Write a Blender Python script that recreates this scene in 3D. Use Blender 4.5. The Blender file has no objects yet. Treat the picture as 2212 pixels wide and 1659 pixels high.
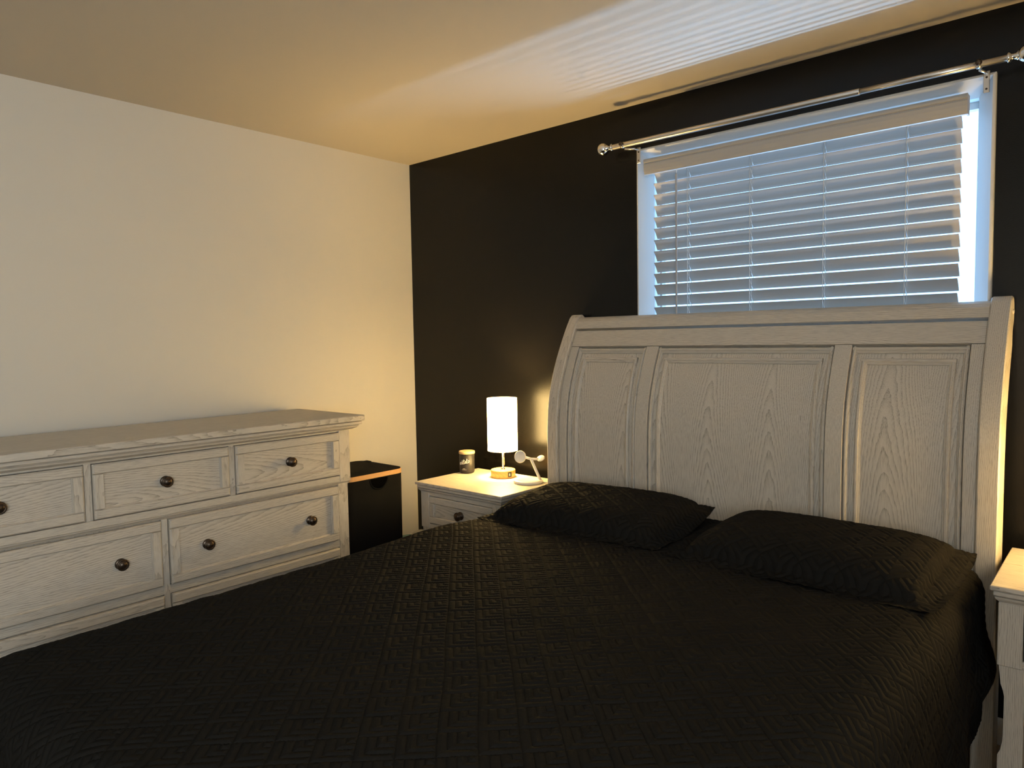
import bpy, math, random
import numpy as np
from mathutils import Vector, Matrix

random.seed(7)
rng = np.random.default_rng(7)
SC = bpy.context.scene
COL = SC.collection

# ------------------------------------------------------------------ camera
cam_d = bpy.data.cameras.new("camera")
cam = bpy.data.objects.new("camera", cam_d)
COL.objects.link(cam)
SC.camera = cam
W, H = 2212.0, 1659.0
FPX = 1534.5
cam_d.sensor_fit = 'HORIZONTAL'
cam_d.sensor_width = 36.0
cam_d.lens = 36.0 * FPX / W
cam_d.clip_start = 0.02
CAM = Vector((3.197, -2.759, 1.364))
# vanishing points of the two horizontal room axes give the orientation
v1 = Vector((2460 - W / 2, 710 - H / 2, FPX)).normalized()      # +Y
v2 = Vector((-639 - W / 2, 763 - H / 2, FPX)).normalized()      # -X
Yc = v1
Xc = -v2
Xc = (Xc - Yc * Xc.dot(Yc)).normalized()
Zc = Xc.cross(Yc)
right = Vector((Xc[0], Yc[0], Zc[0]))
down = Vector((Xc[1], Yc[1], Zc[1]))
fwd = Vector((Xc[2], Yc[2], Zc[2]))
m = Matrix.Identity(4)
for i in range(3):
    m[i][0] = right[i]
    m[i][1] = -down[i]
    m[i][2] = -fwd[i]
    m[i][3] = CAM[i]
cam.matrix_world = m

# ------------------------------------------------------------------ world, exposure
SKY = (0.31, 0.60, 1.0)
SKY_STRENGTH = 3.5
wd = bpy.data.worlds.new("daylight_sky")
SC.world = wd
wd.use_nodes = True
bg = wd.node_tree.nodes["Background"]
bg.inputs[0].default_value = (*SKY, 1)
bg.inputs[1].default_value = SKY_STRENGTH
SC.view_settings.view_transform = 'Standard'
SC.view_settings.look = 'None'
SC.view_settings.gamma = 1.0
SC.view_settings.use_curve_mapping = False
SC.view_settings.exposure = 0.14
cy = SC.cycles
cy.use_denoising = True
cy.use_adaptive_sampling = True
cy.adaptive_threshold = 0.035
cy.adaptive_min_samples = 24
cy.time_limit = 1000
cy.max_bounces = 8
cy.diffuse_bounces = 5
cy.glossy_bounces = 4
cy.transmission_bounces = 4
cy.transparent_max_bounces = 8
cy.caustics_reflective = False
cy.caustics_refractive = False
cy.sample_clamp_indirect = 6.0


def area_light(name, loc, rot, sx, sy, power=0, color=(1, 1, 1), portal=False):
    d = bpy.data.lights.new(name, 'AREA')
    d.shape = 'RECTANGLE'
    d.size = sx
    d.size_y = sy
    d.energy = power
    d.color = color
    if portal:
        d.cycles.is_portal = True
    o = bpy.data.objects.new(name, d)
    o.location = loc
    o.rotation_euler = rot
    COL.objects.link(o)
    return o


LAMP_COL = (1.0, 0.66, 0.235)
area_light("window_portal", (2.185, 0.115, 1.70), (math.radians(90), 0, math.pi), 1.2, 0.86, portal=True)
# added cool fill light, set in front of the made-up right-wall window
area_light("added_fill_light", (3.96, -3.40, 1.50), (0, math.radians(90), 0), 1.1, 1.3, power=47.0, color=(0.82, 0.93, 1.0))
# added strip light outside, shining up between the slats to streak the ceiling
area_light("added_streak_light", (2.185, 1.02, 0.28), (math.radians(-151), 0, 0), 2.6, 0.05, power=88.0, color=(0.29, 0.58, 1.0))


# ------------------------------------------------------------------ mesh helpers
ORG = {}


class G:
    """collects vertices and faces of one mesh"""

    def __init__(s):
        s.v = []
        s.f = []
        s.sm = []

    def add(s, verts, faces, smooth=False):
        o = len(s.v)
        s.v += [tuple(p) for p in verts]
        for f in faces:
            s.f.append([i + o for i in f])
            s.sm.append(smooth)
        return s

    def box(s, x0, x1, y0, y1, z0, z1, b=0.0):
        if x0 > x1: x0, x1 = x1, x0
        if y0 > y1: y0, y1 = y1, y0
        if z0 > z1: z0, z1 = z1, z0
        b = min(b, 0.45 * min(x1 - x0, y1 - y0, z1 - z0))
        if b <= 0:
            v = [(x, y, z) for x in (x0, x1) for y in (y0, y1) for z in (z0, z1)]
            f = [(0, 1, 3, 2), (4, 6, 7, 5), (0, 4, 5, 1), (2, 3, 7, 6), (0, 2, 6, 4), (1, 5, 7, 3)]
            return s.add(v, f)
        v = []
        idx = {}
        for a in (0, 1):
            for c in (0, 1):
                for d in (0, 1):
                    P = (x1 if a else x0, y1 if c else y0, z1 if d else z0)
                    sg = (-1 if a else 1, -1 if c else 1, -1 if d else 1)
                    for ax in range(3):
                        p = list(P)
                        for k in range(3):
                            if k != ax:
                                p[k] += sg[k] * b
                        idx[(a, c, d, ax)] = len(v)
                        v.append(p)
        f = []
        for ax in range(3):
            for sd in (0, 1):
                o = [k for k in range(3) if k != ax]
                q = []
                for (i, j) in ((0, 0), (1, 0), (1, 1), (0, 1)):
                    key = [0, 0, 0]
                    key[ax] = sd
                    key[o[0]] = i
                    key[o[1]] = j
                    q.append(idx[(*key, ax)])
                f.append(q)
        for ax in range(3):
            o = [k for k in range(3) if k != ax]
            for i in (0, 1):
                for j in (0, 1):
                    k0 = [0, 0, 0]; k0[o[0]] = i; k0[o[1]] = j; k0[ax] = 0
                    k1 = list(k0); k1[ax] = 1
                    f.append([idx[(*k0, o[0])], idx[(*k0, o[1])], idx[(*k1, o[1])], idx[(*k1, o[0])]])
        for a in (0, 1):
            for c in (0, 1):
                for d in (0, 1):
                    f.append([idx[(a, c, d, 0)], idx[(a, c, d, 1)], idx[(a, c, d, 2)]])
        return s.add(v, f)

    def lathe(s, prof, c=(0, 0, 0), axis='z', n=32, smooth=True, close=True, dirv=None):
        """prof: list of (radius, height) along the axis"""
        if dirv is not None:
            w = Vector(dirv).normalized()
        else:
            w = Vector({'x': (1, 0, 0), '-x': (-1, 0, 0), 'y': (0, 1, 0), '-y': (0, -1, 0), 'z': (0, 0, 1)}[axis])
        u = w.orthogonal().normalized()
        t = w.cross(u)
        c = Vector(c)
        v = []
        for (r, h) in prof:
            for k in range(n):
                a = 2 * math.pi * k / n
                v.append(c + w * h + (u * math.cos(a) + t * math.sin(a)) * r)
        f = []
        for i in range(len(prof) - 1):
            for k in range(n):
                k2 = (k + 1) % n
                f.append((i * n + k, i * n + k2, (i + 1) * n + k2, (i + 1) * n + k))
        s.add(v, f, smooth)
        if close:
            s.add(v[:n], [tuple(range(n))[::-1]])
            s.add(v[-n:], [tuple(range(n))])
        return s

    def tube(s, pts, r, n=10, smooth=True, caps=True):
        pts = [Vector(p) for p in pts]
        rr = r if isinstance(r, (list, tuple)) else [r] * len(pts)
        v = []
        prev = None
        for i, p in enumerate(pts):
            a = pts[max(i - 1, 0)]
            b = pts[min(i + 1, len(pts) - 1)]
            w = (b - a).normalized()
            u = w.orthogonal().normalized() if prev is None else (prev - w * prev.dot(w)).normalized()
            prev = u
            t = w.cross(u)
            for k in range(n):
                g = 2 * math.pi * k / n
                v.append(p + (u * math.cos(g) + t * math.sin(g)) * rr[i])
        f = []
        for i in range(len(pts) - 1):
            for k in range(n):
                k2 = (k + 1) % n
                f.append((i * n + k, i * n + k2, (i + 1) * n + k2, (i + 1) * n + k))
        s.add(v, f, smooth)
        if caps:
            s.add(v[:n], [tuple(range(n))[::-1]])
            s.add(v[-n:], [tuple(range(n))])
        return s

    def sweep(s, rings, closed_section=True, smooth=False, caps=True):
        """rings: list of equal-length rings of points"""
        n = len(rings[0])
        v = [p for r in rings for p in r]
        f = []
        for i in range(len(rings) - 1):
            for k in range(n if closed_section else n - 1):
                k2 = (k + 1) % n
                f.append((i * n + k, i * n + k2, (i + 1) * n + k2, (i + 1) * n + k))
        s.add(v, f, smooth)
        if caps:
            s.add(rings[0], [tuple(range(n))[::-1]])
            s.add(rings[-1], [tuple(range(n))])
        return s


def mk(name, g, mat, parent=None, kind=None, label=None):
    me = bpy.data.meshes.new(name)
    off = ORG.get(parent.name, (0, 0, 0)) if parent else (0, 0, 0)
    V = [(p[0] - off[0], p[1] - off[1], p[2] - off[2]) for p in g.v]
    me.from_pydata(V, [], g.f)
    import bmesh
    bm = bmesh.new()
    bm.from_mesh(me)
    for i, f in enumerate(bm.faces):
        f.smooth = g.sm[i]
    bmesh.ops.remove_doubles(bm, verts=bm.verts, dist=1e-5)
    bmesh.ops.recalc_face_normals(bm, faces=bm.faces)
    bm.to_mesh(me)
    bm.free()
    me.materials.append(mat)
    o = bpy.data.objects.new(name, me)
    COL.objects.link(o)
    if parent:
        o.parent = parent
        ORG[o.name] = off
    if kind:
        o["kind"] = kind
    if label:
        o["label"] = label
    return o


def thing(name, loc, label, cat, group=None):
    o = bpy.data.objects.new(name, None)
    COL.objects.link(o)
    o.location = loc
    o.empty_display_size = 0.1
    o["label"] = label
    o["category"] = cat
    if group:
        o["group"] = group
    ORG[o.name] = tuple(loc)
    return o


def tag(o, label, cat, group=None):
    o["label"] = label
    o["category"] = cat
    if group:
        o["group"] = group
    return o


def copy_tree(o, parent=None):
    c = o.copy()
    COL.objects.link(c)
    if parent:
        c.parent = parent
    for ch in list(o.children):
        copy_tree(ch, c)
    return c


def grid_mesh(name, P, mat, parent=None, smooth=True, uv=None):
    """P: numpy array (n,m,3) -> one mesh object"""
    n, mm, _ = P.shape
    off = np.array(ORG.get(parent.name, (0, 0, 0)) if parent else (0, 0, 0))
    V = (P - off).reshape(-1, 3)
    i, j = np.meshgrid(np.arange(n - 1), np.arange(mm - 1), indexing='ij')
    a = (i * mm + j).ravel()
    F = np.stack([a, a + mm, a + mm + 1, a + 1], 1)
    me = bpy.data.meshes.new(name)
    me.vertices.add(len(V))
    me.vertices.foreach_set("co", V.astype(np.float32).ravel())
    me.loops.add(F.size)
    me.loops.foreach_set("vertex_index", F.astype(np.int32).ravel())
    me.polygons.add(len(F))
    me.polygons.foreach_set("loop_start", (np.arange(len(F)) * 4).astype(np.int32))
    me.polygons.foreach_set("loop_total", np.full(len(F), 4, dtype=np.int32))
    me.polygons.foreach_set("use_smooth", np.full(len(F), smooth))
    me.update()
    if uv is not None:
        ul = me.uv_layers.new(name="quilt")
        ul.data.foreach_set("uv", uv.reshape(-1, 2)[F.ravel()].astype(np.float32).ravel())
    me.validate()
    me.materials.append(mat)
    o = bpy.data.objects.new(name, me)
    COL.objects.link(o)
    if parent:
        o.parent = parent
        ORG[o.name] = tuple(off)
    return o


# ------------------------------------------------------------------ materials
def new_mat(name):
    mt = bpy.data.materials.new(name)
    mt.use_nodes = True
    nt = mt.node_tree
    return mt, nt, nt.nodes["Principled BSDF"]


def N(nt, typ, **kw):
    n = nt.nodes.new(typ)
    for k, val in kw.items():
        setattr(n, k, val)
    return n


def math_node(nt, op, a, b=None, clamp=False):
    n = nt.nodes.new("ShaderNodeMath")
    n.operation = op
    n.use_clamp = clamp
    for i, x in enumerate((a, b)):
        if x is None:
            continue
        if isinstance(x, (int, float)):
            n.inputs[i].default_value = x
        else:
            nt.links.new(x, n.inputs[i])
    return n.outputs[0]


def plain(name, col, rough=0.5, metal=0.0, spec=0.5, noise=0.0, nscale=40.0, bump=0.0, bscale=200.0, coat=0.0):
    mt, nt, b = new_mat(name)
    b.inputs["Roughness"].default_value = rough
    b.inputs["Metallic"].default_value = metal
    b.inputs["Specular IOR Level"].default_value = spec
    b.inputs["Coat Weight"].default_value = coat
    tc = N(nt, "ShaderNodeTexCoord")
    if noise > 0:
        nz = N(nt, "ShaderNodeTexNoise")
        nz.inputs["Scale"].default_value = nscale
        nz.inputs["Detail"].default_value = 4
        nt.links.new(tc.outputs["Object"], nz.inputs["Vector"])
        mx = N(nt, "ShaderNodeMix", data_type='RGBA')
        mx.inputs[6].default_value = (*[c * (1 - noise) for c in col], 1)
        mx.inputs[7].default_value = (*[min(1, c * (1 + noise)) for c in col], 1)
        nt.links.new(nz.outputs["Fac"], mx.inputs[0])
        nt.links.new(mx.outputs[2], b.inputs["Base Color"])
    else:
        b.inputs["Base Color"].default_value = (*col, 1)
    if bump > 0:
        nb = N(nt, "ShaderNodeTexNoise")
        nb.inputs["Scale"].default_value = bscale
        nb.inputs["Detail"].default_value = 3
        nt.links.new(tc.outputs["Object"], nb.inputs["Vector"])
        bp = N(nt, "ShaderNodeBump")
        bp.inputs["Strength"].default_value = bump
        bp.inputs["Distance"].default_value = 0.002
        nt.links.new(nb.outputs["Fac"], bp.inputs["Height"])
        nt.links.new(bp.outputs["Normal"], b.inputs["Normal"])
    return mt


def wood(name, axis, light, dark, ring=0.0065, slope=0.085, width=0.23, line=0.75, rough=0.42, pores=0.30, cross=None, warp=0.006):
    """plain-sawn oak: the cut through leaning growth rings gives straight grain with cathedral peaks.
    axis = grain direction, cross = direction across the grain on the visible face"""
    if cross is None:
        cross = {'x': 'z', 'y': 'z', 'z': 'x'}[axis]
    deep = [c for c in 'xyz' if c not in (axis, cross)][0]
    mt, nt, b = new_mat(name)
    b.inputs["Roughness"].default_value = rough
    b.inputs["Specular IOR Level"].default_value = 0.5
    tc = N(nt, "ShaderNodeTexCoord")
    oi = N(nt, "ShaderNodeObjectInfo")
    rnd = math_node(nt, 'MULTIPLY', oi.outputs["Random"], 7.3)
    cmb = N(nt, "ShaderNodeCombineXYZ")
    for k in range(3):
        nt.links.new(rnd, cmb.inputs[k])
    add = N(nt, "ShaderNodeVectorMath", operation='ADD')
    nt.links.new(tc.outputs["Object"], add.inputs[0])
    nt.links.new(cmb.outputs[0], add.inputs[1])
    sep = N(nt, "ShaderNodeSeparateXYZ")
    nt.links.new(add.outputs[0], sep.inputs[0])
    g_, u_, d_ = (sep.outputs['xyz'.index(c)] for c in (axis, cross, deep))

    def stretched(a, c, detail, rough_=0.5):
        mp = N(nt, "ShaderNodeMapping")
        sc = [c, c, c]
        sc['xyz'.index(axis)] = a
        mp.inputs["Scale"].default_value = sc
        nt.links.new(add.outputs[0], mp.inputs["Vector"])
        nz = N(nt, "ShaderNodeTexNoise")
        nz.inputs["Scale"].default_value = 1.0
        nz.inputs["Detail"].default_value = detail
        nz.inputs["Roughness"].default_value = rough_
        nt.links.new(mp.outputs[0], nz.inputs["Vector"])
        return nz.outputs["Fac"]
    big = math_node(nt, 'SUBTRACT', stretched(1.6, 5.0, 1.0), 0.5)
    fine = math_node(nt, 'SUBTRACT', stretched(22.0, 45.0, 2.0), 0.5)
    u2 = math_node(nt, 'ADD', u_, math_node(nt, 'MULTIPLY', big, 0.05))
    uu = math_node(nt, 'PINGPONG', u2, width / 2)
    up = math_node(nt, 'MULTIPLY', math_node(nt, 'POWER', uu, 1.55), 2.6)
    lean = math_node(nt, 'MULTIPLY', g_, slope)
    lean = math_node(nt, 'ADD', lean, math_node(nt, 'MULTIPLY', big, 0.035))
    r = math_node(nt, 'ADD', up, lean)
    r = math_node(nt, 'ADD', r, math_node(nt, 'MULTIPLY', fine, warp))
    fr = math_node(nt, 'FRACT', math_node(nt, 'DIVIDE', r, ring))
    ln = math_node(nt, 'POWER', fr, 2.6)
    pore = math_node(nt, 'SUBTRACT', stretched(28.0, 620.0, 2.0, 0.6), 0.40)
    pore = math_node(nt, 'MULTIPLY', pore, 4.0, clamp=True)
    a1 = math_node(nt, 'MULTIPLY', math_node(nt, 'MULTIPLY', ln, math_node(nt, 'ADD', math_node(nt, 'MULTIPLY', pore, 0.65), 0.35)), line)
    a2 = math_node(nt, 'MULTIPLY', pore, pores * 0.6)
    fac = math_node(nt, 'ADD', a1, a2, clamp=True)
    mx = N(nt, "ShaderNodeMix", data_type='RGBA')
    mx.inputs[6].default_value = (*light, 1)
    mx.inputs[7].default_value = (*dark, 1)
    nt.links.new(fac, mx.inputs[0])
    nt.links.new(mx.outputs[2], b.inputs["Base Color"])
    bp = N(nt, "ShaderNodeBump")
    bp.inputs["Strength"].default_value = 0.2
    bp.inputs["Distance"].default_value = 0.0008
    bp.invert = True
    nt.links.new(fac, bp.inputs["Height"])
    nt.links.new(bp.outputs["Normal"], b.inputs["Normal"])
    return mt


OAK_L = (0.60, 0.545, 0.465)
OAK_D = (0.185, 0.152, 0.115)
OAK = {a: wood("whitewashed_oak_" + a, a, OAK_L, OAK_D, slope=.035, ring=.0048, width=.30, line=.62) for a in 'xyz'}
OAKP = wood("whitewashed_oak_panel", 'z', OAK_L, OAK_D, ring=.0075)
OAKPY = wood("whitewashed_oak_drawer_panel", 'y', OAK_L, OAK_D, ring=.0085, width=.30, slope=.10)
OAK_TOPY = wood("whitewashed_oak_dresser_top", 'y', OAK_L, OAK_D, cross='x', slope=.04)
OAK_TOPX = wood("whitewashed_oak_nightstand_top", 'x', OAK_L, OAK_D, cross='y', slope=.05)
M_WALL = plain("cream_wall_paint", (0.69, 0.65, 0.575), rough=0.75, bump=0.12, bscale=420)
M_CEIL = plain("white_ceiling_paint", (0.55, 0.495, 0.415), rough=0.85, bump=0.10, bscale=300)
M_DARK = plain("charcoal_wall_paint", (0.0043, 0.0039, 0.0036), rough=0.27, spec=0.28, bump=0.14, bscale=260)
M_FLOOR = wood("floor_oak", 'y', (0.30, 0.22, 0.15), (0.14, 0.09, 0.055))
M_TRIM = plain("white_trim_paint", (0.66, 0.66, 0.65), rough=0.4, bump=0.08, bscale=120)
M_BLIND = plain("white_blind_slat", (0.43, 0.41, 0.385), rough=0.42)
M_CORD = plain("white_cord", (0.75, 0.75, 0.74), rough=0.8)
M_WAND = plain("clear_grey_wand", (0.42, 0.42, 0.44), rough=0.3)
M_NICKEL = plain("brushed_nickel", (0.70, 0.67, 0.63), rough=0.34, metal=1.0)
M_CHROME = plain("polished_chrome", (0.80, 0.79, 0.77), rough=0.12, metal=1.0)
M_BRONZE = plain("oil_rubbed_bronze", (0.085, 0.062, 0.045), rough=0.36, metal=0.9, noise=0.3, nscale=80)
M_BLACKFAB = plain("black_hamper_fabric", (0.0075, 0.0072, 0.007), rough=0.85, spec=0.08, bump=0.5, bscale=900)
M_HOLE_SHADE = plain("painted_hole_shade", (0.002, 0.002, 0.002), rough=0.95, spec=0.0)
M_BAMBOO = wood("bamboo_rim", 'y', (0.62, 0.36, 0.16), (0.40, 0.20, 0.08))
M_LAMPWOOD = wood("honey_wood", 'x', (0.72, 0.40, 0.13), (0.36, 0.16, 0.04), ring=.006, slope=.3, width=.06)
M_LIDWOOD = wood("pale_lid_wood", 'x', (0.72, 0.50, 0.28), (0.45, 0.27, 0.12))
M_JAR = plain("matte_charcoal_jar", (0.022, 0.021, 0.021), rough=0.45, spec=0.3)
M_PRINT = plain("white_print", (0.85, 0.83, 0.78), rough=0.6)
M_PLASTIC = plain("white_plastic", (0.80, 0.79, 0.76), rough=0.35)
M_BLACKPL = plain("black_plastic", (0.012, 0.012, 0.012), rough=0.35)
M_TEAL = plain("teal_cloth", (0.16, 0.27, 0.27), rough=0.9, noise=0.4, nscale=60, bump=0.6, bscale=150)
M_CREAM = plain("cream_cloth", (0.62, 0.55, 0.42), rough=0.9, bump=0.5, bscale=200)
M_NAVY = plain("navy_cloth", (0.02, 0.024, 0.035), rough=0.9, noise=0.5, nscale=12, bump=0.6, bscale=150)
M_RED = plain("red_cloth", (0.20, 0.03, 0.025), rough=0.9)
M_MATTRESS = plain("mattress_ticking", (0.5, 0.49, 0.47), rough=0.9, bump=0.3)
M_DOORWHITE = plain("white_door_paint", (0.78, 0.77, 0.74), rough=0.45)


def quilt_mat():
    mt, nt, b = new_mat("black_quilted_cotton")
    b.inputs["Roughness"].default_value = 0.82
    b.inputs["Specular IOR Level"].default_value = 0.05
    b.inputs["Sheen Weight"].default_value = 0.0
    b.inputs["Sheen Roughness"].default_value = 0.5
    tc = N(nt, "ShaderNodeTexCoord")
    nz = N(nt, "ShaderNodeTexNoise")
    nz.inputs["Scale"].default_value = 6
    nt.links.new(tc.outputs["Object"], nz.inputs["Vector"])
    mx = N(nt, "ShaderNodeMix", data_type='RGBA')
    mx.inputs[6].default_value = (0.0100, 0.0091, 0.0078, 1)
    mx.inputs[7].default_value = (0.0140, 0.0126, 0.0108, 1)
    nt.links.new(nz.outputs["Fac"], mx.inputs[0])
    nt.links.new(mx.outputs[2], b.inputs["Base Color"])
    n2 = N(nt, "ShaderNodeTexNoise")
    n2.inputs["Scale"].default_value = 90
    n2.inputs["Detail"].default_value = 3
    nt.links.new(tc.outputs["Object"], n2.inputs["Vector"])
    n3 = N(nt, "ShaderNodeTexNoise")
    n3.inputs["Scale"].default_value = 900
    nt.links.new(tc.outputs["Object"], n3.inputs["Vector"])
    h = math_node(nt, 'MULTIPLY', n3.outputs["Fac"], 0.2)
    h = math_node(nt, 'ADD', h, n2.outputs["Fac"])
    bp = N(nt, "ShaderNodeBump")
    bp.inputs["Strength"].default_value = 0.5
    bp.inputs["Distance"].default_value = 0.003
    nt.links.new(h, bp.inputs["Height"])
    # stitched channels: lattice coordinates arrive as UV
    uvn = N(nt, "ShaderNodeUVMap")
    uvn.uv_map = "quilt"
    sp = N(nt, "ShaderNodeSeparateXYZ")
    nt.links.new(uvn.outputs[0], sp.inputs[0])
    fp = math_node(nt, 'FRACT', sp.outputs[0])
    fq = math_node(nt, 'FRACT', sp.outputs[1])
    mn = math_node(nt, 'MULTIPLY', math_node(nt, 'MINIMUM', fp, fq), 4.0)
    dd_ = math_node(nt, 'PINGPONG', mn, 0.5)
    e_ = math_node(nt, 'MULTIPLY', math_node(nt, 'SUBTRACT', 1.0, math_node(nt, 'MAXIMUM', fp, fq)), 4.0)
    hh = math_node(nt, 'MULTIPLY', math_node(nt, 'MINIMUM', dd_, e_), 2.0, clamp=True)
    hh = math_node(nt, 'POWER', hh, 0.45)
    b2 = N(nt, "ShaderNodeBump")
    b2.inputs["Strength"].default_value = 0.9
    b2.inputs["Distance"].default_value = 0.0040
    nt.links.new(hh, b2.inputs["Height"])
    nt.links.new(bp.outputs["Normal"], b2.inputs["Normal"])
    nt.links.new(b2.outputs["Normal"], b.inputs["Normal"])
    return mt


M_QUILT = quilt_mat()


def shade_mat():
    mt, nt, b = new_mat("lit_lamp_shade")
    b.inputs["Base Color"].default_value = (0.85, 0.8, 0.7, 1)
    b.inputs["Roughness"].default_value = 0.9
    b.inputs["Emission Color"].default_value = (*LAMP_COL, 1)
    b.inputs["Emission Strength"].default_value = 41.0
    return mt


M_SHADE = shade_mat()


def glass_mat():
    mt, nt, b = new_mat("window_glass")
    out = nt.nodes["Material Output"]
    tr = N(nt, "ShaderNodeBsdfTransparent")
    gl = N(nt, "ShaderNodeBsdfGlossy")
    gl.inputs["Roughness"].default_value = 0.02
    mxs = N(nt, "ShaderNodeMixShader")
    mxs.inputs[0].default_value = 0.06
    nt.links.new(tr.outputs[0], mxs.inputs[1])
    nt.links.new(gl.outputs[0], mxs.inputs[2])
    nt.links.new(mxs.outputs[0], out.inputs["Surface"])
    return mt


M_GLASS = glass_mat()

# ------------------------------------------------------------------ room shell
CEIL = 2.38
RX, RY = 4.0, -4.4      # right wall, wall behind the camera
HX0, HX1, HZ0, HZ1 = 1.585, 2.785, 1.27, 2.125   # window opening


def holed_wall(axis, p0, p1, a0, a1, z0, z1, ha0, ha1, hz0, hz1):
    g = G()
    parts = [(a0, ha0, z0, z1), (ha1, a1, z0, z1), (ha0, ha1, hz1, z1)]
    if hz0 > z0:
        parts.append((ha0, ha1, z0, hz0))
    for (b0, b1, c0, c1) in parts:
        if axis == 'y':
            g.box(b0, b1, p0, p1, c0, c1)
        else:
            g.box(p0, p1, b0, b1, c0, c1)
    return g


mk("floor", G().box(-0.1, RX + .1, RY - .1, 0.15, -0.1, 0), M_FLOOR, kind="structure")
mk("ceiling", G().box(-0.1, RX + .1, RY - .1, 0.15, CEIL, CEIL + .1), M_CEIL, kind="structure")
mk("wall_left", G().box(-0.1, 0, RY - .1, 0.15, 0, CEIL), M_WALL, kind="structure")
mk("wall_back", holed_wall('y', 0, 0.15, 0, RX, 0, CEIL, 1.542, 2.826, 1.227, 2.168), M_DARK, kind="structure")
RWY0, RWY1, RWZ0, RWZ1 = -4.07, -2.73, .93, 2.07
mk("wall_front", G().box(0, RX, RY - .1, RY, 0, CEIL), M_WALL, kind="structure")
mk("wall_right", holed_wall('x', RX, RX + .1, RY - .1, 0.15, 0, CEIL, RWY0, RWY1, RWZ0, RWZ1), M_WALL, kind="structure")
mk("baseboard_left", G().box(0, 0.014, RY, 0, 0, 0.09, .003), M_TRIM, kind="structure")
mk("baseboard_back", G().box(0.014, RX, -0.014, 0, 0, 0.09, .003), M_TRIM, kind="structure")
mk("baseboard_right", G().box(RX - .014, RX, RY, -.014, 0, 0.09, .003), M_TRIM, kind="structure")

# ------------------------------------------------------------------ window (casing, sash, pane)
win = thing("window_1", (2.185, 0.0, HZ0), "white framed window above the headboard", "window")
del win["category"]
del win["label"]
win["kind"] = "structure"
OX0, OX1, OZ0, OZ1 = 1.530, 2.838, 1.215, 2.180
YO, YI = -0.024, 0.030
JY = 0.13


def casing_piece(p_out0, p_out1, p_in0, p_in1, wall_y=0.0):
    """one mitred casing board between two outer and two inner corners (x,z)"""
    g = G()
    ring0, ring1 = [], []
    for (po, pi, ring) in ((p_out0, p_in0, ring0), (p_out1, p_in1, ring1)):
        for (t, y) in ((0.0, wall_y), (0.0, YO + .004), (0.07, YO), (0.16, YO - .001), (0.20, YO + .002), (0.94, YI), (1.0, YI + .004), (1.0, YI + .008), (0.22, YI + .008), (0.22, wall_y)):
            ring.append((po[0] + (pi[0] - po[0]) * t, y, po[1] + (pi[1] - po[1]) * t))
    return g.sweep([ring0, ring1])


co = [(OX0, OZ0), (OX1, OZ0), (OX1, OZ1), (OX0, OZ1)]
ci = [(HX0, HZ0), (HX1, HZ0), (HX1, HZ1), (HX0, HZ1)]
for k in range(4):
    k2 = (k + 1) % 4
    mk("casing_board", casing_piece(co[k], co[k2], ci[k], ci[k2]), M_TRIM, win)
jt = .042
mk("jamb", G().box(HX0 - jt, HX0, YI + .006, JY, HZ0, HZ1), M_TRIM, win)
mk("jamb", G().box(HX1, HX1 + jt, YI + .006, JY, HZ0, HZ1), M_TRIM, win)
mk("jamb", G().box(HX0 - jt, HX1 + jt, YI + .006, JY, HZ1, HZ1 + jt), M_TRIM, win)
mk("window_sill", G().box(HX0 - jt, HX1 + jt, YI + .006, JY, HZ0 - jt, HZ0), M_TRIM, win)
fr = .022
sash = mk("sash_frame", G().box(HX0, HX0 + .008, .085, .115, HZ0, HZ1).box(HX1 - .008, HX1, .085, .115, HZ0, HZ1)
          .box(HX0, HX1, .085, .115, HZ1 - fr, HZ1).box(HX0, HX1, .085, .115, HZ0, HZ0 + fr), M_TRIM, win)
mk("window_pane", G().box(HX0 + .004, HX1 - .004, .098, .102, HZ0 + .01, HZ1 - .01), M_GLASS, sash)

# ------------------------------------------------------------------ venetian blind
bl = thing("window_blind", (2.18, -0.01, 1.30), "white wide-slat blind with valance, hung in the window", "blind")
SX0, SX1 = 1.613, 2.745
SY = -0.004
TILT = math.radians(53)
PITCH = 0.0482


def slat_geo(zc):
    g = G()
    hw, th = 0.025, 0.0014
    n = 8
    r0 = []
    top, bot = [], []
    for k in range(n + 1):
        t = -1 + 2 * k / n
        bow = 0.0022 * (1 - t * t)
        # t=+1 : room side (high edge), t=-1 : outer side (low edge)
        ly, lz = -t * hw, bow
        for lst, dz in ((top, th), (bot, -th)):
            yy = ly
            zz = lz + dz * (1 if abs(t) < 1 else 0.55)
            c, s_ = math.cos(TILT), math.sin(TILT)
            lst.append((yy * c + zz * s_ * 1.0, -yy * s_ + zz * c))
    sec = top + bot[::-1]
    return g.sweep([[(x, SY + y, zc + z) for (y, z) in sec] for x in (SX0, SX1)], smooth=False)


z_inner_edge0 = 2.022
zc0 = z_inner_edge0 - 0.025 * math.sin(TILT)
zs = [zc0 - PITCH * k for k in range(-1, 15)]
proto = None
for zc in zs:
    if proto is None:
        proto = mk("slat", slat_geo(zc), M_BLIND, bl)
        z0 = zc
    else:
        o = proto.copy()
        COL.objects.link(o)
        o.location = (random.uniform(-.0012, .0012), 0, zc - z0)
        ORG[o.name] = ORG[proto.name]
mk("bottom_rail", G().box(SX0, SX1, SY - .014, SY + .014, zs[-1] - .058, zs[-1] - .034, .003), M_BLIND, bl)
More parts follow.
